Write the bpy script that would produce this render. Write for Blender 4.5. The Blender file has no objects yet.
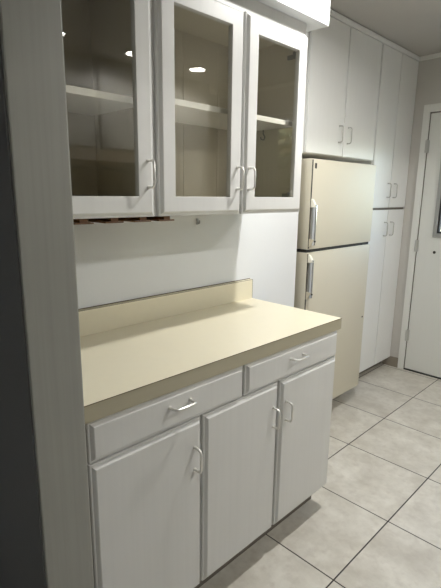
import bpy, bmesh, math, random
from mathutils import Vector, Matrix
random.seed(7)
SC = bpy.context.scene
COL = SC.collection

# ------------------------------------------------------------------ camera
CAMV = (454.2944, .7845, .2176, .0129, 1.4787, -1.6864, 1.4243)
f_, yaw, pit, rol, cx, cy, cz = CAMV
fw = Vector((-math.sin(yaw)*math.cos(pit), math.cos(yaw)*math.cos(pit), -math.sin(pit)))
rt = fw.cross(Vector((0, 0, 1))).normalized(); up = rt.cross(fw)
r2 = math.cos(rol)*rt + math.sin(rol)*up; u2 = -math.sin(rol)*rt + math.cos(rol)*up
cam = bpy.data.cameras.new('camera'); camo = bpy.data.objects.new('camera', cam); COL.objects.link(camo)
m3 = Matrix((r2, u2, -fw)).transposed()
camo.matrix_world = Matrix.Translation((cx, cy, cz)) @ m3.to_4x4()
cam.sensor_fit = 'VERTICAL'; cam.sensor_height = 24; cam.lens = f_*24/588; cam.clip_start = .02
SC.camera = camo

# ------------------------------------------------------------------ world, exposure, light powers
wd = bpy.data.worlds.new('world'); SC.world = wd; wd.use_nodes = True
wn = wd.node_tree.nodes; wl = wd.node_tree.links
bg = wn['Background']
sky = wn.new('ShaderNodeTexSky'); sky.sky_type = 'NISHITA'; sky.sun_disc = False
sky.sun_elevation = math.radians(35); sky.sun_rotation = math.radians(200); sky.altitude = 100
wl.new(sky.outputs[0], bg.inputs[0]); bg.inputs[1].default_value = 1.5
sun = bpy.data.lights.new('sun', 'SUN'); sun.energy = 26; sun.angle = .02; sun.color = (1, .95, .86)
suno = bpy.data.objects.new('sun', sun); COL.objects.link(suno); suno.rotation_euler = (math.radians(38), 0, math.radians(-12))
SC.view_settings.view_transform = 'Standard'; SC.view_settings.look = 'None'
SC.view_settings.gamma = 1; SC.view_settings.use_curve_mapping = False
SC.view_settings.exposure = 0.12
P_NEAR = 19.5
P_ROW = 20.0

# ------------------------------------------------------------------ materials
def mat(name, col, rough=.5, metal=0, spec=.5, streak=0, streak_scale=(60, 60, 1.5), mott=0, mott_scale=3, bump=0, bump_scale=200, mott_col=None):
    m = bpy.data.materials.new(name); m.use_nodes = True
    n = m.node_tree.nodes; l = m.node_tree.links; b = n['Principled BSDF']
    b.inputs['Base Color'].default_value = (*col, 1); b.inputs['Roughness'].default_value = rough
    b.inputs['Metallic'].default_value = metal; b.inputs['Specular IOR Level'].default_value = spec
    tc = n.new('ShaderNodeTexCoord'); last = None
    def noise(scale, vec_scale, detail=3):
        mp = n.new('ShaderNodeMapping'); mp.inputs['Scale'].default_value = vec_scale
        l.new(tc.outputs['Object'], mp.inputs[0])
        t = n.new('ShaderNodeTexNoise'); t.inputs['Scale'].default_value = scale; t.inputs['Detail'].default_value = detail
        l.new(mp.outputs[0], t.inputs[0]); return t
    def mix(a, b2, fac):
        x = n.new('ShaderNodeMix'); x.data_type = 'RGBA'
        if a is None: x.inputs[6].default_value = (*col, 1)
        else: l.new(a, x.inputs[6])
        x.inputs[7].default_value = (*b2, 1); l.new(fac, x.inputs[0]); return x.outputs[2]
    def ramp(sock, lo, hi, amt):
        r = n.new('ShaderNodeMapRange'); r.inputs[1].default_value = lo; r.inputs[2].default_value = hi
        r.inputs[3].default_value = 0; r.inputs[4].default_value = amt; l.new(sock, r.inputs[0]); return r.outputs[0]
    if streak:
        t = noise(1, streak_scale, 4); last = mix(last, tuple(c*.62 for c in col), ramp(t.outputs[0], .4, .75, streak))
    if mott:
        t = noise(mott_scale, (1, 1, 1), 5)
        last = mix(last, mott_col or tuple(c*.7 for c in col), ramp(t.outputs[0], .42, .68, mott))
    if last is not None: l.new(last, b.inputs['Base Color'])
    if bump:
        t = noise(bump_scale, (1, 1, 1), 2)
        bp = n.new('ShaderNodeBump'); bp.inputs['Strength'].default_value = bump; bp.inputs['Distance'].default_value = .002
        l.new(t.outputs[0], bp.inputs['Height']); l.new(bp.outputs[0], b.inputs['Normal'])
    return m

def glass_mat(name, tint=(.93, .93, .9), refl=1.0, rough=0.0, dbl=1.0):
    m = bpy.data.materials.new(name); m.use_nodes = True
    n = m.node_tree.nodes; l = m.node_tree.links; n.clear()
    o = n.new('ShaderNodeOutputMaterial'); t = n.new('ShaderNodeBsdfTransparent'); t.inputs[0].default_value = (*tint, 1)
    g = n.new('ShaderNodeBsdfGlossy'); g.inputs['Roughness'].default_value = rough; g.inputs[0].default_value = (refl, refl, refl, 1)
    fr = n.new('ShaderNodeFresnel'); fr.inputs[0].default_value = 1.5
    geo = n.new('ShaderNodeNewGeometry'); inv = n.new('ShaderNodeMath'); inv.operation = 'SUBTRACT'; inv.inputs[0].default_value = 1
    l.new(geo.outputs['Backfacing'], inv.inputs[1])
    mul = n.new('ShaderNodeMath'); mul.operation = 'MULTIPLY'; l.new(fr.outputs[0], mul.inputs[0]); l.new(inv.outputs[0], mul.inputs[1])
    m2 = n.new('ShaderNodeMath'); m2.operation = 'MULTIPLY'; m2.use_clamp = True; l.new(mul.outputs[0], m2.inputs[0]); m2.inputs[1].default_value = dbl; mul = m2
    x = n.new('ShaderNodeMixShader'); l.new(mul.outputs[0], x.inputs[0]); l.new(t.outputs[0], x.inputs[1]); l.new(g.outputs[0], x.inputs[2])
    l.new(x.outputs[0], o.inputs[0]); return m

def emit_mat(name, col, s):
    m = bpy.data.materials.new(name); m.use_nodes = True
    n = m.node_tree.nodes; b = n['Principled BSDF']
    b.inputs['Base Color'].default_value = (.8, .8, .8, 1)
    b.inputs['Emission Color'].default_value = (*col, 1); b.inputs['Emission Strength'].default_value = s
    return m

def tile_mat():
    S, TX, TY = .4542, .3147, .1048
    m = bpy.data.materials.new('floor_tile'); m.use_nodes = True
    n = m.node_tree.nodes; l = m.node_tree.links; b = n['Principled BSDF']
    tc = n.new('ShaderNodeTexCoord'); sp = n.new('ShaderNodeSeparateXYZ'); l.new(tc.outputs['Object'], sp.inputs[0])
    def M(op, a, b2=None, c=None):
        x = n.new('ShaderNodeMath'); x.operation = op
        for i, v in enumerate((a, b2, c)):
            if v is None: continue
            if isinstance(v, (int, float)): x.inputs[i].default_value = v
            else: l.new(v, x.inputs[i])
        return x.outputs[0]
    def line(s, off):
        u = M('DIVIDE', M('SUBTRACT', s, off), S)
        return M('ABSOLUTE', M('SUBTRACT', u, M('ROUND', u))), M('FLOOR', u)
    dx, ix = line(sp.outputs[0], TX); dy, iy = line(sp.outputs[1], TY)
    d = M('MULTIPLY', M('MINIMUM', dx, dy), S)
    mr = n.new('ShaderNodeMapRange'); l.new(d, mr.inputs[0]); mr.inputs[1].default_value = .0021; mr.inputs[2].default_value = .0033
    # per-tile offset for the mottling
    cb = n.new('ShaderNodeCombineXYZ'); l.new(M('MULTIPLY', ix, 3.7), cb.inputs[0]); l.new(M('MULTIPLY', iy, 5.3), cb.inputs[1])
    ad = n.new('ShaderNodeVectorMath'); l.new(tc.outputs['Object'], ad.inputs[0]); l.new(cb.outputs[0], ad.inputs[1])
    n1 = n.new('ShaderNodeTexNoise'); n1.inputs['Scale'].default_value = 5; n1.inputs['Detail'].default_value = 8; n1.inputs['Roughness'].default_value = .65; l.new(ad.outputs[0], n1.inputs[0])
    n2 = n.new('ShaderNodeTexNoise'); n2.inputs['Scale'].default_value = 26; n2.inputs['Detail'].default_value = 6; l.new(ad.outputs[0], n2.inputs[0])
    cr = n.new('ShaderNodeValToRGB'); l.new(n1.outputs[0], cr.inputs[0])
    e = cr.color_ramp.elements; e[0].position = .3; e[0].color = (.46, .43, .37, 1); e[1].position = .66; e[1].color = (.69, .665, .60, 1)
    x2 = n.new('ShaderNodeMix'); x2.data_type = 'RGBA'; l.new(cr.outputs[0], x2.inputs[6]); x2.inputs[7].default_value = (.43, .385, .335, 1)
    r2_ = n.new('ShaderNodeMapRange'); l.new(n2.outputs[0], r2_.inputs[0]); r2_.inputs[1].default_value = .5; r2_.inputs[2].default_value = .8; r2_.inputs[4].default_value = .55; l.new(r2_.outputs[0], x2.inputs[0])
    x = n.new('ShaderNodeMix'); x.data_type = 'RGBA'; l.new(mr.outputs[0], x.inputs[0]); x.inputs[6].default_value = (.018, .013, .01, 1); l.new(x2.outputs[2], x.inputs[7])
    l.new(x.outputs[2], b.inputs['Base Color']); b.inputs['Roughness'].default_value = .42
    bp = n.new('ShaderNodeBump'); bp.inputs['Strength'].default_value = .5; bp.inputs['Distance'].default_value = .002; l.new(mr.outputs[0], bp.inputs['Height']); l.new(bp.outputs[0], b.inputs['Normal'])
    return m

CABW = (.69, .69, .675)
M_cab = mat('cabinet_whitewash', CABW, .38, streak=.07, streak_scale=(70, 70, 1.2), mott=.10, mott_scale=4)
M_pan = mat('pantry_white', (.79, .795, .78), .42, streak=.04, mott=.08, mott_scale=2)
M_opp = mat('opposite_cabinet_cream', (.46, .45, .41), .45, streak=.05)
M_in = mat('cabinet_interior_beige', (.60, .56, .46), .55, mott=.15)
M_shelf = mat('shelf_white', (.86, .855, .83), .45)
M_ctr = mat('cream_laminate', (.80, .745, .58), .33, mott=.04, mott_scale=40)
M_edge = mat('olive_edge_laminate', (.42, .385, .28), .4)
M_seam = mat('laminate_seam_brown', (.16, .13, .085), .5)
M_dark = mat('shadow_gap_dark', (.03, .028, .025), .7)
M_wall = mat('painted_wall_white', (.77, .79, .81), .5, bump=.15, bump_scale=90)
M_wallfar = mat('painted_wall_mauve_grey', (.57, .55, .515), .6, bump=.15, bump_scale=90)
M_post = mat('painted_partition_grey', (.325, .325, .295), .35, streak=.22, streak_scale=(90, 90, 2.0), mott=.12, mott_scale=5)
M_pass_shade = mat('passage_shade_dark', (.125, .125, .13), .5)  # dark tone carries the shade of the unlit passage face
M_ceil = mat('ceiling_paint', (.48, .46, .43), .75, bump=.3, bump_scale=60)
M_soff = mat('soffit_paint', (.64, .65, .655), .5)
M_floor = tile_mat()
M_btile = mat('tile_skirting', (.30, .265, .215), .5, mott=.3, mott_scale=12)
M_fr = mat('fridge_almond_enamel', (.62, .58, .47), .5, bump=.25, bump_scale=260, mott=.05)
M_frs = mat('fridge_almond_side', (.60, .54, .41), .35)
M_gask = mat('rubber_gasket', (.05, .045, .035), .6)
M_chr = mat('chrome', (.62, .63, .65), .16, metal=1)
M_nick = mat('satin_nickel', (.80, .79, .76), .38, metal=1)
M_pull = mat('dull_nickel', (.50, .49, .47), .4, metal=.8)
M_crm = mat('cream_plastic', (.86, .83, .72), .35)
M_wood = mat('red_brown_wood', (.13, .052, .014), .42, streak=.6, streak_scale=(2, 80, 80))
M_glass = glass_mat('cabinet_glass', (.95, .945, .92), dbl=1.9)
M_wglass = glass_mat('window_glass', (.92, .94, .93))
M_door = mat('door_paint', (.73, .735, .70), .4, streak=.04)
M_case = mat('door_casing_paint', (.76, .76, .725), .4)
M_hood = mat('range_hood_brown', (.10, .07, .03), .35)
M_cur = mat('curtain_grey_green', (.42, .44, .38), .8, streak=.3, streak_scale=(60, 60, .5))
M_leaf = mat('shrub_leaves', (.34, .40, .22), .6, mott=.9, mott_scale=9, mott_col=(.62, .42, .38))
M_soil = mat('yard_gravel', (.40, .34, .29), .9, mott=.4, mott_scale=6)
def translucent(m, fac, col):
    n = m.node_tree.nodes; l = m.node_tree.links; b = n['Principled BSDF']; o = n['Material Output']
    t = n.new('ShaderNodeBsdfTranslucent'); t.inputs[0].default_value = (*col, 1)
    x = n.new('ShaderNodeMixShader'); x.inputs[0].default_value = fac
    l.new(b.outputs[0], x.inputs[1]); l.new(t.outputs[0], x.inputs[2]); l.new(x.outputs[0], o.inputs[0])
translucent(M_cur, .45, (.45, .48, .40)); translucent(M_leaf, .4, (.50, .48, .30))
M_lens = emit_mat('lamp_lens', (1, .97, .9), 32)
M_hinge = mat('painted_hinge', (.50, .50, .47), .35)
M_hook = mat('grey_metal_hook', (.25, .25, .25), .4, metal=.6)
M_alu = mat('aluminium_window_frame', (.42, .42, .41), .35, metal=.3)
M_lens2 = emit_mat('disc_lens', (1, .97, .9), 9)
M_kick = mat('toe_kick_brown', (.16, .14, .115), .6)
M_bs2 = mat('range_backsplash_olive', (.16, .125, .055), .45)

# ------------------------------------------------------------------ helpers
def smooth(me, ang=40):
    for p in me.polygons: p.use_smooth = True
    try: me.set_sharp_from_angle(angle=math.radians(ang))
    except Exception: pass
def obj(name, bm, m, parent=None, sm=False, mats=None):
    bmesh.ops.recalc_face_normals(bm, faces=bm.faces)
    me = bpy.data.meshes.new(name); bm.to_mesh(me); bm.free()
    for k in (mats or [m]): me.materials.append(k)
    if sm: smooth(me)
    o = bpy.data.objects.new(name, me); COL.objects.link(o)
    if parent is not None:
        o.parent = parent; o.matrix_parent_inverse = Matrix.Translation(-parent_loc(parent))
        pass
    return o
def parent_loc(p):
    v = Vector((0, 0, 0)); q = p
    while q is not None: v = v + q.location; q = q.parent if False else None
    return v
def tag(o, label=None, cat=None, group=None, kind=None):
    if label: o['label'] = label
    if cat: o['category'] = cat
    if group: o['group'] = group
    if kind: o['kind'] = kind
    return o
def thing(name, loc, label=None, cat=None, group=None, kind=None):
    o = bpy.data.objects.new(name, None); COL.objects.link(o); o.location = loc; o.empty_display_size = .05
    return tag(o, label, cat, group, kind)
def box(bm, x0, x1, y0, y1, z0, z1, bev=0, mi=0):
    r = bmesh.ops.create_cube(bm, size=1)
    vs = r['verts']
    for v in vs:
        v.co = Vector(((x0+x1)/2+v.co.x*(x1-x0), (y0+y1)/2+v.co.y*(y1-y0), (z0+z1)/2+v.co.z*(z1-z0)))
    fs = {f for v in vs for f in v.link_faces}
    if bev:
        es = {e for v in vs for e in v.link_edges}
        g = bmesh.ops.bevel(bm, geom=list(es), offset=bev, segments=2, affect='EDGES', profile=.6)
        fs = set(g['faces']) | {f for f in fs if f.is_valid}
    for f in fs: f.material_index = mi
def B(*a, **k):
    bm = bmesh.new(); box(bm, *a, **k); return bm
def rings_door(y0, y1, z0, z1, xf, t=.02, hole=None, sgn=1):
    """a door slab facing +x with an eased, stepped edge; hole = stile width for a glazed frame"""
    prof = [(xf-t, 0), (xf-.011, 0), (xf-.009, .002), (xf-.009, .006), (xf-.0015, .0125), (xf, .015)]
    if hole:
        prof += [(xf, hole-.001), (xf-.001, hole), (xf-t, hole)]
    bm = bmesh.new(); R = []
    for x, i in prof:
        R.append([bm.verts.new((x, a, b)) for a, b in ((y0+i, z0+i), (y1-i, z0+i), (y1-i, z1-i), (y0+i, z1-i))])
    n = len(R)
    for k in range(n if hole else n-1):
        A, C = R[k], R[(k+1) % n]
        for j in range(4): bm.faces.new((A[j], A[(j+1) % 4], C[(j+1) % 4], C[j]))
    if not hole: bm.faces.new(R[0]); bm.faces.new(R[-1])
    if sgn < 0:
        for v in bm.verts: v.co.x = 2*xf - v.co.x
    return bm
def tube(bm, pts, r, seg=10):
    pts = [Vector(p) for p in pts]; rings = []
    ref = None
    for i, p in enumerate(pts):
        a = (pts[i]-pts[i-1]).normalized() if i else (pts[1]-pts[0]).normalized()
        b = (pts[i+1]-pts[i]).normalized() if i < len(pts)-1 else a
        t = (a+b).normalized(); s = 1/max(.5, t.dot(a))
        if ref is None: ref = t.orthogonal().normalized()
        n = (ref - t*ref.dot(t)).normalized(); ref = n; c = t.cross(n)
        rings.append([bm.verts.new(p + (n*math.cos(2*math.pi*k/seg)+c*math.sin(2*math.pi*k/seg))*r) for k in range(seg)])
    for A, C in zip(rings, rings[1:]):
        for k in range(seg): bm.faces.new((A[k], A[(k+1) % seg], C[(k+1) % seg], C[k]))
    bm.faces.new(rings[0]); bm.faces.new(rings[-1])
def pull(xf, y, z, L=.076, vert=True, out=.03, r=.0037, sgn=1, m=None, parent=None, name='handle'):
    """bent-wire cabinet pull centred at y,z on the face x = xf"""
    bm = bmesh.new(); h = L/2; c = .011
    pr = [(-.0005, -h), (out-c, -h), (out-c*.35, -h+c*.3), (out, -h+c), (out, h-c), (out-c*.35, h-c*.3), (out-c, h), (-.0005, h)]
    pts = [(xf+sgn*a, y, z+b) if vert else (xf+sgn*a, y+b, z) for a, b in pr]
    tube(bm, pts, r)
    for s in (-h, h):
        q = (xf, y, z+s) if vert else (xf, y+s, z)
        tube(bm, [q, (q[0]+sgn*.003, q[1], q[2])], r*1.5)
    return obj(name, bm, m or M_nick, parent, sm=True)
def cyl(bm, c, r, h, seg=32, r2=None):
    r2 = r if r2 is None else r2
    a = [bm.verts.new((c[0]+r*math.cos(2*math.pi*k/seg), c[1]+r*math.sin(2*math.pi*k/seg), c[2])) for k in range(seg)]
    b = [bm.verts.new((c[0]+r2*math.cos(2*math.pi*k/seg), c[1]+r2*math.sin(2*math.pi*k/seg), c[2]+h)) for k in range(seg)]
    for k in range(seg): bm.faces.new((a[k], a[(k+1) % seg], b[(k+1) % seg], b[k]))
    bm.faces.new(a); bm.faces.new(b)
def struct(name, bm, m, label=None, parent=None):
    o = obj(name, bm, m, parent)
    if parent is None: o['kind'] = 'structure'
    if label: o['label'] = label
    return o

# ------------------------------------------------------------------ dimensions
ZC = 2.437; YW = 1.96; XR = 2.86; YR = -3.1
XA = -.74                      # back of the fridge and pantry recess
YA = .388                       # where the left wall stops and the recess starts
XP = -.095                     # front of the pantry doors
PY0, PY1 = -1.321, -1.198       # partition
XPE = .530                     # partition end

# ------------------------------------------------------------------ room shell
struct('floor', B(XA-.1, XR+.1, YR-.1, YW+.1, -.1, 0), M_floor, 'pale mottled square floor tiles with dark grout')
struct('ceiling', B(XA-.1, XR+.1, YR-.1, YW+.1, ZC, ZC+.1), M_ceil, 'grey-beige painted ceiling')
struct('wall_left', B(-.12, 0, YR, YA, 0, ZC), M_wall, 'white wall behind the counter')
struct('wall_recess', B(XA-.1, XA, YA-.12, YW+.1, 0, ZC), M_wall, 'wall behind the refrigerator')
struct('wall_recess_side', B(XA, -.1205, YA-.12, YA, 0, ZC), M_wall, 'near side of the refrigerator recess')
struct('wall_rear', B(XA, XR, YR-.1, YR, 0, ZC), M_wall)
struct('wall_right', B(XR, XR+.1, YR, YW, 0, ZC), M_wallfar)
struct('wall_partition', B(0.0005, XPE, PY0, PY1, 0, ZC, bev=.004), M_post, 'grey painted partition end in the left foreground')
o = struct('wall_passage_shade', B(0.0005, XPE-.006, PY0-.004, PY0-.0002, 0.001, ZC-.001), M_pass_shade, 'unlit passage side of the partition at the left edge, shade in its colour')  # thin dark sheet added over the partition face, its colour standing for shade
# far wall with door and window openings
D0, D1, DZ = .033, .845, 2.03
W0, W1, WZ0, WZ1 = 1.30, 2.26, 1.05, 2.08
bm = bmesh.new()
for a in ((XA, D0-.012, 0, ZC), (D0-.012, D1+.012, DZ+.012, ZC), (D1+.012, W0, 0, ZC), (W0, W1, 0, WZ0), (W0, W1, WZ1, ZC), (W1, XR+.1, 0, ZC)):
    box(bm, a[0], a[1], YW, YW+.1, a[2], a[3])
bmesh.ops.remove_doubles(bm, verts=bm.verts, dist=.0001)
struct('wall_far', bm, M_wallfar, 'mauve-grey far wall around the white door')
# soffit above the glass cabinets
struct('trim_1', B(0.0005, .365, PY1+.001, .02, 2.08, ZC-.0005), M_soff, 'bright white boxed soffit above the glass cabinets')
# moulding above pantry
bm = bmesh.new(); box(bm, XP-.02, XP+.006, YA+.002, YW-.002, 2.405, ZC-.006); box(bm, XP-.02, XP+.012, YA+.002, YW-.002, 2.424, ZC-.006)
struct('trim_2', bm, M_pan, 'narrow moulding between pantry doors and ceiling')
struct('trim_3', B(XP+.0, XR-.001, YW-.012, YW-.0005, ZC-.03, ZC-.0005), M_case, 'slim white strip at top of far wall')
# tile skirting
struct('baseboard_far', B(XP-.06, D0-.054, YW-.011, YW-.0005, 0.0005, .085), M_btile, 'brown tile skirting piece left of the door casing')
struct('baseboard_right', B(D1+.056, XR-.001, YW-.011, YW-.0005, 0.0005, .085), M_btile)
struct('baseboard_left', B(0.0005, .011, 0.0, YA, 0.0005, .085), M_btile)

# ------------------------------------------------------------------ far door
door = thing('door_1', (D0, YW, 0), 'white painted back door with small window', None, kind='structure')
GX0, GX1, GZ0, GZ1 = D0+.137, D1-.137, 1.145, 1.83
YD = YW+.006
bm = bmesh.new()
for a in ((D0, GX0, .012, DZ-.003), (GX1, D1, .012, DZ-.003), (GX0, GX1, .012, GZ0), (GX0, GX1, GZ1, DZ-.003)):
    box(bm, a[0]+0, a[1], YD, YD+.04, a[2], a[3])
bmesh.ops.remove_doubles(bm, verts=bm.verts, dist=.0001)
obj('door_panel', bm, M_door, door)
bm = bmesh.new()   # casing
for a in ((D0-.051, D0-.004, 0.0005, DZ+.06), (D1+.004, D1+.051, 0.0005, DZ+.06), (D0-.004, D1+.004, DZ+.006, DZ+.06)):
    box(bm, a[0], a[1], YW-.018, YW-.0005, a[2], a[3], bev=.003)
obj('door_casing', bm, M_case, door)
bm = bmesh.new()   # jamb
for a in ((D0-.0115, D0-.003, 0.001, DZ+.006), (D1+.003, D1+.0115, 0.001, DZ+.006), (D0-.0115, D1+.0115, DZ+.004, DZ+.0115)):
    box(bm, a[0], a[1], YW+.0, YW+.095, a[2], a[3])
obj('door_jamb', bm, M_kick, door)
obj('door_sill', B(D0-.01, D1+.01, YW-.002, YW+.09, 0.0005, .008), M_dark, door)
for z in (1.79, 1.04, .30):
    bm = bmesh.new(); tube(bm, [(D0-.002, YW-.018, z-.045), (D0-.002, YW-.020, z+.045)], .008, 12)
    for k in range(4): tube(bm, [(D0-.002, YW-.018, z-.028+k*.018), (D0-.002, YW-.018, z-.024+k*.018)], .0098, 12)
    tube(bm, [(D0-.002, YW-.018, z+.045), (D0-.002, YW-.018, z+.052)], .004, 10)
    box(bm, D0-.012, D0-.004, YW-.021, YW-.016, z-.045, z+.045); box(bm, D0, D0+.010, YW-.006, YW+.0065, z-.045, z+.045)
    o = obj('hinge', bm, M_hinge, door, sm=True)
wf = None
bm = bmesh.new()
def frame(bm, x0, x1, z0, z1, w, ya, yb, bev=0):
    for a in ((x0, x0+w, z0, z1), (x1-w, x1, z0, z1), (x0+w, x1-w, z0, z0+w), (x0+w, x1-w, z1-w, z1)):
        box(bm, a[0], a[1], ya, yb, a[2], a[3], bev=bev)
frame(bm, GX0-.028, GX1+.028, GZ0-.028, GZ1+.028, .018, YD-.012, YD, .003)
frame(bm, GX0-.012, GX1+.012, GZ0-.012, GZ1+.012, .014, YD-.018, YD+.01, .003)
wf = obj('window_frame', bm, M_alu, door)
bm = bmesh.new(); frame(bm, GX0+.002, GX1-.002, GZ0+.002, GZ1-.002, .014, YD-.008, YD+.03)
obj('window_track', bm, M_dark, wf)
bm = bmesh.new()
k = 0; z = GZ0+.03
while z < GZ1-.06:
    r = bmesh.ops.create_cube(bm, size=1)
    for v in r['verts']:
        c = Vector((v.co.x*(GX1-GX0-.036), v.co.y*.004, v.co.z*.095)); c.rotate(Matrix.Rotation(math.radians(-14), 3, 'X'))
        v.co = c + Vector(((GX0+GX1)/2, YD+.02, z+.04))
    z += .085
obj('window_pane', bm, M_wglass, wf)
bm = bmesh.new(); 
tube(bm, [(D0+.135, YD-.003, 1.0), (D0+.135, YD+.006, 1.0)], .011, 16)
obj('lock_hole', bm, M_dark, door, sm=True)

# ------------------------------------------------------------------ far window, shrub outside
win = thing('window_1', ((W0+W1)/2, YW, WZ0), 'window in the far wall seen only in the glass door reflection', None, kind='structure')
bm = bmesh.new(); frame(bm, W0-.05, W1+.05, WZ0-.05, WZ1+.05, .05, YW-.016, YW-.0005, .003); frame(bm, W0+.001, W1-.001, WZ0+.001, WZ1-.001, .03, YW+.03, YW+.07)
box(bm, (W0+W1)/2-.012, (W0+W1)/2+.012, YW+.035, YW+.065, WZ0+.03, WZ1-.03)
obj('window_frame', bm, M_case, win)
obj('window_pane', B(W0+.03, W1-.03, YW+.048, YW+.052, WZ0+.03, WZ1-.03), M_wglass, win)
obj('window_sill', B(W0-.07, W1+.07, YW-.05, YW-.016, WZ0-.075, WZ0-.051, bev=.003), M_case, win)
# curtain at the right of the window: a pleated cloth with thickness
bm = bmesh.new(); N = 60; top = []; 
for s in (0, 1):
    row = []
    for i in range(N+1):
        u = i/N; x = 1.99+u*.36; y = YW-.075+.018*math.sin(u*math.pi*2*6)+s*.003
        row.append((bm.verts.new((x, y, .72)), bm.verts.new((x, y, 2.14))))
    top.append(row)
for i in range(N):
    for s in (0, 1): a, b = top[s][i], top[s][i+1]; bm.faces.new((a[0], b[0], b[1], a[1]))
    for q in (0, 1): bm.faces.new((top[0][i][q], top[0][i+1][q], top[1][i+1][q], top[1][i][q]))
for i in (0, N): bm.faces.new((top[0][i][0], top[0][i][1], top[1][i][1], top[1][i][0]))
tag(obj('curtain', bm, M_cur, sm=True), 'grey-green pleated curtain mirrored in the right glass cabinet door', 'curtain')
bm = bmesh.new(); tube(bm, [(1.16, YW-.075, 2.155), (2.42, YW-.075, 2.155)], .009, 12)
for x in (1.18, 2.40): tube(bm, [(x, YW-.075, 2.155), (x, YW-.001, 2.155)], .005, 8)
tag(obj('curtain_rod', bm, M_nick, sm=True), 'metal curtain rod above the far window', 'curtain rod')

struct('ground', B(-3, 6, YW+.1, 9, -.16, -.12), M_soil, 'yard ground outside the far wall')
def shrub(name, cx_, cy_, h, w, label):
    t = thing(name, (cx_, cy_, -.12), label, 'shrub')
    bm = bmesh.new()
    for k in range(16000):
        a = random.random()*6.283; zz = random.random(); rr = (w*(.55+.45*math.sin(zz*3.0)))*math.sqrt(random.random())
        p = Vector((cx_+math.cos(a)*rr, cy_+math.sin(a)*rr*.6, .05+zz*h))
        R_ = Matrix.Rotation(random.random()*6.28, 3, 'Z') @ Matrix.Rotation(random.uniform(.6, 2.5), 3, 'X')
        q = [bm.verts.new(p + R_ @ Vector(v)) for v in ((-.06, 0, 0), (0, -.03, .01), (.08, 0, 0), (0, .03, .01))]
        bm.faces.new(q)
    obj('foliage', bm, M_leaf, t)
    bm = bmesh.new()
    for k in range(6):
        a = k*1.05; tube(bm, [(cx_, cy_, -.12), (cx_+math.cos(a)*w*.3, cy_+math.sin(a)*w*.2, h*.5), (cx_+math.cos(a)*w*.55, cy_+math.sin(a)*w*.35, h*.9)], .012, 6)
    obj('stem', bm, M_wood, t)
shrub('garden_shrub', 2.75, 3.1, 2.9, 1.2, 'leafy green and pink shrub mirrored in the right glass cabinet door')

# ------------------------------------------------------------------ base cabinet
XD = .5256
CY0, CY1 = PY1+.001, -.012
base = thing('base_cabinet', (.26, -.6, 0), 'whitewashed base cabinet with two drawers and three doors under the cream worktop', 'cabinet')
bm = bmesh.new(); box(bm, 0.001, XD-.020, CY0, CY1, .115, .8655)
obj('body', bm, M_cab, base)
obj('toe_kick', B(0.001, .44, CY0, CY1, 0.0005, .115), M_kick, base)
for y0, y1, hy in ((-1.187, -.612, -.893), (-.600, -.014, -.312)):
    d = obj('drawer', rings_door(y0, y1, .747, .8625, XD), M_cab, base)
    pull(XD, hy, .819, vert=False, parent=d, L=.078, r=.0045)
for y0, y1, hy in ((-1.187, -.804, -.836), (-.792, -.416, -.447), (-.401, -.015, -.368)):
    d = obj('door', rings_door(y0, y1, .12, .7425, XD), M_cab, base)
    pull(XD, hy, .614, parent=d, L=.076, r=.0043)

# ------------------------------------------------------------------ worktop
ctr = thing('countertop', (.26, -.6, .866), 'cream laminate worktop with low backsplash on the base cabinet', 'countertop')
bm = bmesh.new(); box(bm, 0.001, .5255, CY0, 0, .8665, .914)
obj('slab', bm, M_ctr, ctr)
obj('front_edge', B(.5256, .5264, CY0, 0, .8665, .9136), M_edge, ctr)
bm = bmesh.new(); box(bm, 0.001, .02, CY0, 0, .9145, 1.010)
bs = obj('backsplash', bm, M_ctr, ctr)
bm = bmesh.new(); box(bm, .5256, .5270, CY0, .0008, .9122, .9142)
obj('edge_seam', bm, M_seam, ctr)
bm = bmesh.new(); box(bm, .0195, .0207, CY0, .0008, 1.0082, 1.0102); box(bm, .0195, .0207, -.0008, .0008, .9148, 1.0102)
obj('edge_seam', bm, M_seam, ctr)
tag(obj('caulk_line', B(0.0005, .004, CY0, 0, 1.0105, 1.013), M_seam, ctr))

# ------------------------------------------------------------------ glass-door wall cabinets
XU = .3353; XF = XU-.021
UZ0, UZ1 = 1.352, 2.0795
def carcass(parent, y0, y1, shelf_z, mullion=None):
    t = .016
    bm = bmesh.new()
    box(bm, 0.001, XF-.018, y0, y0+t, UZ0, UZ1); box(bm, 0.001, XF-.018, y1-t, y1, UZ0, UZ1)
    box(bm, 0.001, .007, y0+t, y1-t, UZ0, UZ1)
    box(bm, .007, XF-.018, y0+t, y1-t, UZ0+.012, UZ0+.028); box(bm, .007, XF-.018, y0+t, y1-t, 2.03, 2.046)
    for k in range(1, int((y1-y0)/.19)+1):      # grooves of the panelled back
        yy = y0+k*.19
        if yy < y1-t-.03: box(bm, .0068, .0085, yy, yy+.004, UZ0+.03, 2.03)
    obj('body', bm, M_in, parent)
    bm = bmesh.new(); a, b = XF-.018, XF        # face frame
    box(bm, a, b, y0, y0+.035, UZ0, UZ1); box(bm, a, b, y1-.035, y1, UZ0, UZ1)
    box(bm, a, b, y0+.035, y1-.035, UZ0, UZ0+.04); box(bm, a, b, y0+.035, y1-.035, 1.995, UZ1)
    if mullion: box(bm, a, b, mullion-.022, mullion+.022, UZ0+.04, 1.995)
    obj('face_frame', bm, M_cab, parent)
    obj('shelf', B(.008, XF-.022, y0+t+.001, y1-t-.001, shelf_z, shelf_z+.019, bev=.0015), M_shelf, parent)
    bm = bmesh.new(); box(bm, 0.001, XF-.0005, y1+.0002, y1+.003, UZ0, UZ1)
    return
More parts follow.
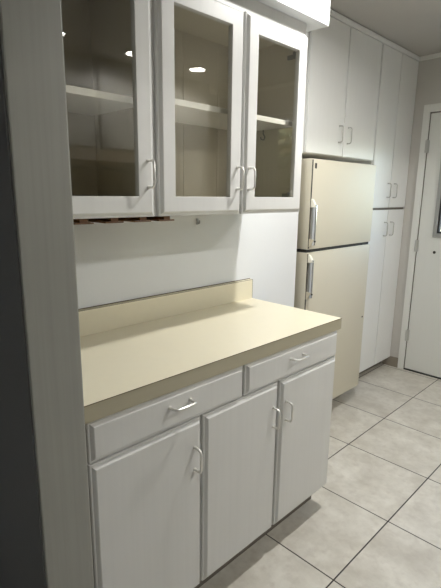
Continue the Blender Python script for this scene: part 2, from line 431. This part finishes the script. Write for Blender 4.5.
def glass_door(parent, y0, y1, hy):
    d = obj('door', rings_door(y0, y1, UZ0, 2.028, XU, hole=.061), M_cab, parent)
    obj('glass_pane', B(XU-.014, XU-.010, y0+.0605, y1-.0605, UZ0+.0605, 2.028-.0605), M_glass, d)
    pull(XU, hy, 1.478, parent=d, L=.076)
    return d
ua = thing('wall_cabinet', (.15, -1.0, UZ0), 'narrow glass-door wall cabinet with one door, against the grey partition', 'cabinet')
carcass(ua, CY0, -.8165, 1.677)
glass_door(ua, -1.183, -.825, -.852)
ub = thing('wall_cabinet', (.15, -.44, UZ0), 'wider glass-door wall cabinet with two doors, nearer the refrigerator', 'cabinet')
carcass(ub, -.816, -.060, 1.696, mullion=-.432)
d = glass_door(ub, -.808, -.438, -.465)
d = glass_door(ub, -.427, -.063, -.402)
def cup_hinge(parent, y, z):
    bm = bmesh.new(); box(bm, XU-.030, XU-.0215, y-.022, y+.004, z-.012, z+.012, bev=.002); box(bm, XU-.07, XU-.028, y-.004, y+.006, z-.008, z+.008, bev=.002)
    obj('hinge', bm, M_hook, parent)
cup_hinge(ub, -.108, 1.955); cup_hinge(ub, -.108, 1.42)
bm = bmesh.new(); tube(bm, [(.16, -.12, 1.6905), (.16, -.12, 1.675), (.17, -.12, 1.662), (.165, -.12, 1.650), (.15, -.12, 1.652), (.146, -.12, 1.662)], .0028, 8)
tag(obj('cup_hook', bm, M_hook, sm=True), 'small dark cup hook under the shelf behind the right glass door', 'hook')

# stemware rack under the one-door cabinet
rack = thing('stemware_rack', (.17, -.95, 1.333), 'red-brown wooden stemware rack screwed beneath the glass cabinets', 'glass rack')
for k, y in enumerate((-1.085-.075, -1.060, -.962, -.862, -.770)):
    bm = bmesh.new(); box(bm, .04, .318, y-.012, y+.012, 1.341, 1.3518); box(bm, .04, .318, y-.031, y+.031, 1.3365, 1.3412, bev=.0015)
    obj('slat', bm, M_wood, rack)
obj('back_rail', B(.03, .045, -1.19, -.74, 1.342, 1.3518), M_wood, rack)

# little wall hook
bm = bmesh.new(); box(bm, .0005, .004, -.361, -.349, 1.292, 1.318, bev=.0015); tube(bm, [(.004, -.355, 1.300), (.014, -.355, 1.297), (.018, -.355, 1.303), (.017, -.355, 1.310)], .0025, 8)
tag(obj('wall_hook', bm, M_hook, sm=True), 'tiny grey hook on the white wall under the glass cabinets', 'hook')

# ------------------------------------------------------------------ cabinet over the fridge
def shaker(parent, y0, y1, z0, z1, hy, hz, L=.095):
    d = obj('door', B(XP-.018, XP, y0, y1, z0, z1, bev=.0025), M_pan, parent)
    pull(XP, hy, hz, L=L, out=.028, r=.0034, parent=d, m=M_pull)
    return d
of = thing('wall_cabinet', (-.4, .9, 1.65), 'white two-door cabinet above the refrigerator, reaching the ceiling', 'cabinet')
obj('body', B(XA+.001, XP-.0195, YA+.001, 1.378, 1.658, 2.4355), M_pan, of)
shaker(of, .565, .955, 1.661, 2.402, .905, 1.79)
shaker(of, .966, 1.366, 1.661, 2.402, 1.008, 1.79)
pan = thing('pantry_cabinet', (-.4, 1.67, 0), 'tall white pantry cabinet with four doors between refrigerator and back door', 'cabinet')
bm = bmesh.new(); box(bm, XA+.001, XP-.0195, 1.379, YW-.001, .076, 2.4355)
obj('body', bm, M_pan, pan)
obj('toe_kick', B(XA+.001, XP-.075, 1.379, YW-.001, 0.0005, .0755), M_kick, pan)
YM = 1.672
shaker(pan, 1.387, YM-.004, 1.337, 2.402, YM-.047, 1.462, .10)
shaker(pan, YM+.004, 1.955, 1.337, 2.402, YM+.055, 1.462, .10)
shaker(pan, 1.387, YM-.004, .078, 1.320, YM-.047, 1.178, .10)
shaker(pan, YM+.004, 1.955, .078, 1.320, YM+.055, 1.178, .10)
obj('divider_rail', B(XP-.0193, XP-.012, 1.387, 1.955, 1.318, 1.339), M_kick, pan)

# ------------------------------------------------------------------ refrigerator
FY0, FY1, FX = .420, 1.140, .050
fr = thing('refrigerator', (-.3, .77, 0), 'cream top-freezer refrigerator standing in the recess beside the pantry', 'refrigerator')
obj('body', B(XA+.03, FX-.085, FY0+.004, FY1-.004, .05, 1.606, bev=.006), M_frs, fr)
obj('toe_grille', B(XA+.06, FX-.12, FY0+.01, FY1-.01, 0.0005, .05), M_kick, fr)
for nm, z0, z1 in (('freezer_door', 1.127, 1.613), ('refrigerator_door', .110, 1.109)):
    bm = B(FX-.075, FX, FY0, FY1, z0, z1, bev=.005)
    d = obj(nm, bm, M_fr, fr, sm=True)
    obj('gasket', B(FX-.084, FX-.0755, FY0+.012, FY1-.012, z0+.012, z1-.012), M_gask, d)
    obj('edge_trim', B(FX-.003, FX+.0022, FY0+.002, FY0+.010, z0+.006, z1-.006, bev=.001), M_gask, d)
obj('middle_gap', B(FX-.08, FX-.012, FY0+.003, FY1-.003, 1.1095, 1.1265), M_dark, fr)
def fridge_handle(zt, zb, parent_name):
    d = [c for c in fr.children if c.name.startswith(parent_name)][0]
    y = FY0+.017
    bm = bmesh.new()
    box(bm, FX+.018, FX+.032, y-.009, y+.007, zb+.010, zt-.030, bev=.004)
    h = obj('handle', bm, M_chr, d, sm=True)
    bm = bmesh.new(); box(bm, FX+.002, FX+.018, y-.004, y+.002, zb+.03, zt-.035)
    obj('handle_core', bm, M_alu, h)
    # slanting cream cap at one end, small screw boss at the other
    for top in (True, False):
        bm = bmesh.new()
        s = 1 if top else -1; ze = zt if top else zb
        pts = [(FX+.001, y-.013, ze), (FX+.001, y+.004, ze), (FX+.001, y+.030, ze-s*.032), (FX+.001, y+.026, ze-s*.045), (FX+.001, y+.008, ze-s*.040), (FX+.001, y-.013, ze-s*.045)]
        outp = [(FX+.010, y-.012, ze-s*.003), (FX+.012, y+.003, ze-s*.003), (FX+.014, y+.024, ze-s*.030), (FX+.020, y+.014, ze-s*.042), (FX+.033, y+.009, ze-s*.040), (FX+.033, y-.010, ze-s*.042)]
        A = [bm.verts.new(p) for p in pts]; C = [bm.verts.new(p) for p in outp]
        for k in range(6): bm.faces.new((A[k], A[(k+1) % 6], C[(k+1) % 6], C[k]))
        bm.faces.new(A); bm.faces.new(C)
        tag(obj('handle_cap', bm, M_crm if top else M_frs, h), 'cream plastic end cap')
    bm = bmesh.new(); tube(bm, [(FX+.030, y, zb+.032), (FX+.036, y, zb+.032)], .005, 12); obj('screw', bm, M_gask, h, sm=True)
fridge_handle(1.402, 1.142, 'freezer_door'); fridge_handle(1.100, .845, 'refrigerator_door')
fd = [c for c in fr.children if c.name.startswith('freezer_door')][0]
rd = [c for c in fr.children if c.name.startswith('refrigerator_door')][0]
bm = bmesh.new(); box(bm, FX-.0005, FX+.002, FY0+.028, FY0+.044, 1.562, 1.590, bev=.0008)
tag(obj('badge', bm, M_dark, fd), 'small dark maker badge')
bm = bmesh.new(); tube(bm, [(FX-.0005, FY1-.028, .618), (FX+.002, FY1-.028, .618)], .006, 12)
tag(obj('screw_plug', bm, M_gask, rd), 'small dark plug low on the door')

# ------------------------------------------------------------------ opposite run, seen mirrored in the glass
XO = 2.52
def opp_door(parent, y0, y1, z0, z1, hy, hz):
    d = obj('door', rings_door(y0, y1, z0, z1, XO, t=.018, sgn=-1), M_opp, parent)
    pull(XO, hy, hz, L=.09, out=.028, sgn=-1, parent=d, m=M_hook, r=.0045)
oc = thing('wall_cabinet', (2.7, .3, 1.75), 'short two-door cabinet over the range hood, mirrored in the left glass door', 'cabinet')
obj('body', B(XO+.0185, XR-.001, -.10, .70, 1.752, ZC-.001), M_opp, oc)
opp_door(oc, -.09, .296, 1.760, 2.40, .262, 1.86); opp_door(oc, .304, .69, 1.760, 2.40, .338, 1.86)
oc2 = thing('wall_cabinet', (2.7, 1.1, 1.37), 'two-door cabinet on the opposite wall right of the range hood', 'cabinet')
obj('body', B(XO+.0185, XR-.001, .702, 1.50, 1.372, ZC-.001), M_opp, oc2)
opp_door(oc2, .712, 1.096, 1.380, 2.40, 1.06, 1.48); opp_door(oc2, 1.104, 1.49, 1.380, 2.40, 1.14, 1.48)
oc3 = thing('wall_cabinet', (2.7, -.6, 1.37), 'two-door cabinet on the opposite wall left of the range hood', 'cabinet')
obj('body', B(XO+.0185, XR-.001, -1.0, -.102, 1.372, ZC-.001), M_opp, oc3)
opp_door(oc3, -.99, -.556, 1.380, 2.40, -.59, 1.48); opp_door(oc3, -.548, -.11, 1.380, 2.40, -.51, 1.48)
hood = thing('range_hood', (2.65, .3, 1.6), 'dark brown range hood under the short cabinet, mirrored in the left glass door', 'range hood')
bm = bmesh.new()
pr = [(XR-.001, 1.7515), (XO-.03, 1.7515), (XO-.12, 1.66), (XO-.12, 1.62), (XR-.001, 1.62)]
A = [bm.verts.new((x, -.098, z)) for x, z in pr]; C = [bm.verts.new((x, .698, z)) for x, z in pr]
for k in range(5): bm.faces.new((A[k], A[(k+1) % 5], C[(k+1) % 5], C[k]))
bm.faces.new(A); bm.faces.new(C)
obj('body', bm, M_hood, hood)
obj('filter', B(XO-.08, XR-.06, -.05, .65, 1.612, 1.6195), M_hook, hood)
struct('trim_4', B(XR-.012, XR-.0005, -.10, .70, .90, 1.6195), M_bs2, 'dark olive splashback panel behind the range')

# ------------------------------------------------------------------ ceiling lights
def recessed(x, y, p, label):
    t = thing('recessed_light', (x, y, ZC), label, 'ceiling light', 'recessed lights along the opposite run')
    bm = bmesh.new(); seg = 40
    R = []
    for r, z in ((.088, ZC-.0005), (.088, ZC-.004), (.070, ZC-.007), (.068, ZC-.0005)):
        R.append([bm.verts.new((x+r*math.cos(2*math.pi*k/seg), y+r*math.sin(2*math.pi*k/seg), z)) for k in range(seg)])
    for i in range(4):
        A, C = R[i], R[(i+1) % 4]
        for k in range(seg): bm.faces.new((A[k], A[(k+1) % seg], C[(k+1) % seg], C[k]))
    obj('trim_ring', bm, M_soff, t, sm=True)
    bm = bmesh.new(); cyl(bm, (x, y, ZC-.0040), .0675, .0034); obj('lens', bm, M_lens, t)
    L = bpy.data.lights.new('can_lamp', 'SPOT'); L.energy = p; L.spot_size = math.radians(149); L.spot_blend = .05; L.shadow_soft_size = .04; L.color = (1, .98, .94)
    o = bpy.data.objects.new('can_lamp', L); COL.objects.link(o); o.location = (x, y, ZC-.022); o.parent = t; o.matrix_parent_inverse = Matrix.Translation(-t.location)
recessed(2.23, 1.07, P_ROW*1.9, 'recessed ceiling light mirrored in the middle glass door')
recessed(2.25, .46, P_ROW, 'recessed ceiling light mirrored beside the right stile of the left glass door')
recessed(2.25, -.165, P_ROW*.35, 'recessed ceiling light mirrored at the left edge of the left glass door')
def flush(x, y, p, label):
    t = thing('disc_light', (x, y, ZC), label, 'ceiling light')
    bm = bmesh.new(); cyl(bm, (x, y, ZC-.018), .080, .0175, r2=.088); obj('housing', bm, M_soff, t, sm=True)
    bm = bmesh.new(); cyl(bm, (x, y, ZC-.022), .070, .0038); obj('lens', bm, M_lens2, t)
    L = bpy.data.lights.new('disc_lamp', 'AREA'); L.shape = 'DISK'; L.size = .11; L.spread = math.radians(168); L.energy = p; L.color = (1, .985, .95)
    o = bpy.data.objects.new('disc_lamp', L); COL.objects.link(o); o.location = (x, y, ZC-.024); o.parent = t; o.matrix_parent_inverse = Matrix.Translation(-t.location)
flush(.77, .10, P_NEAR, 'flat disc light on the ceiling above the worktop end, out of frame')
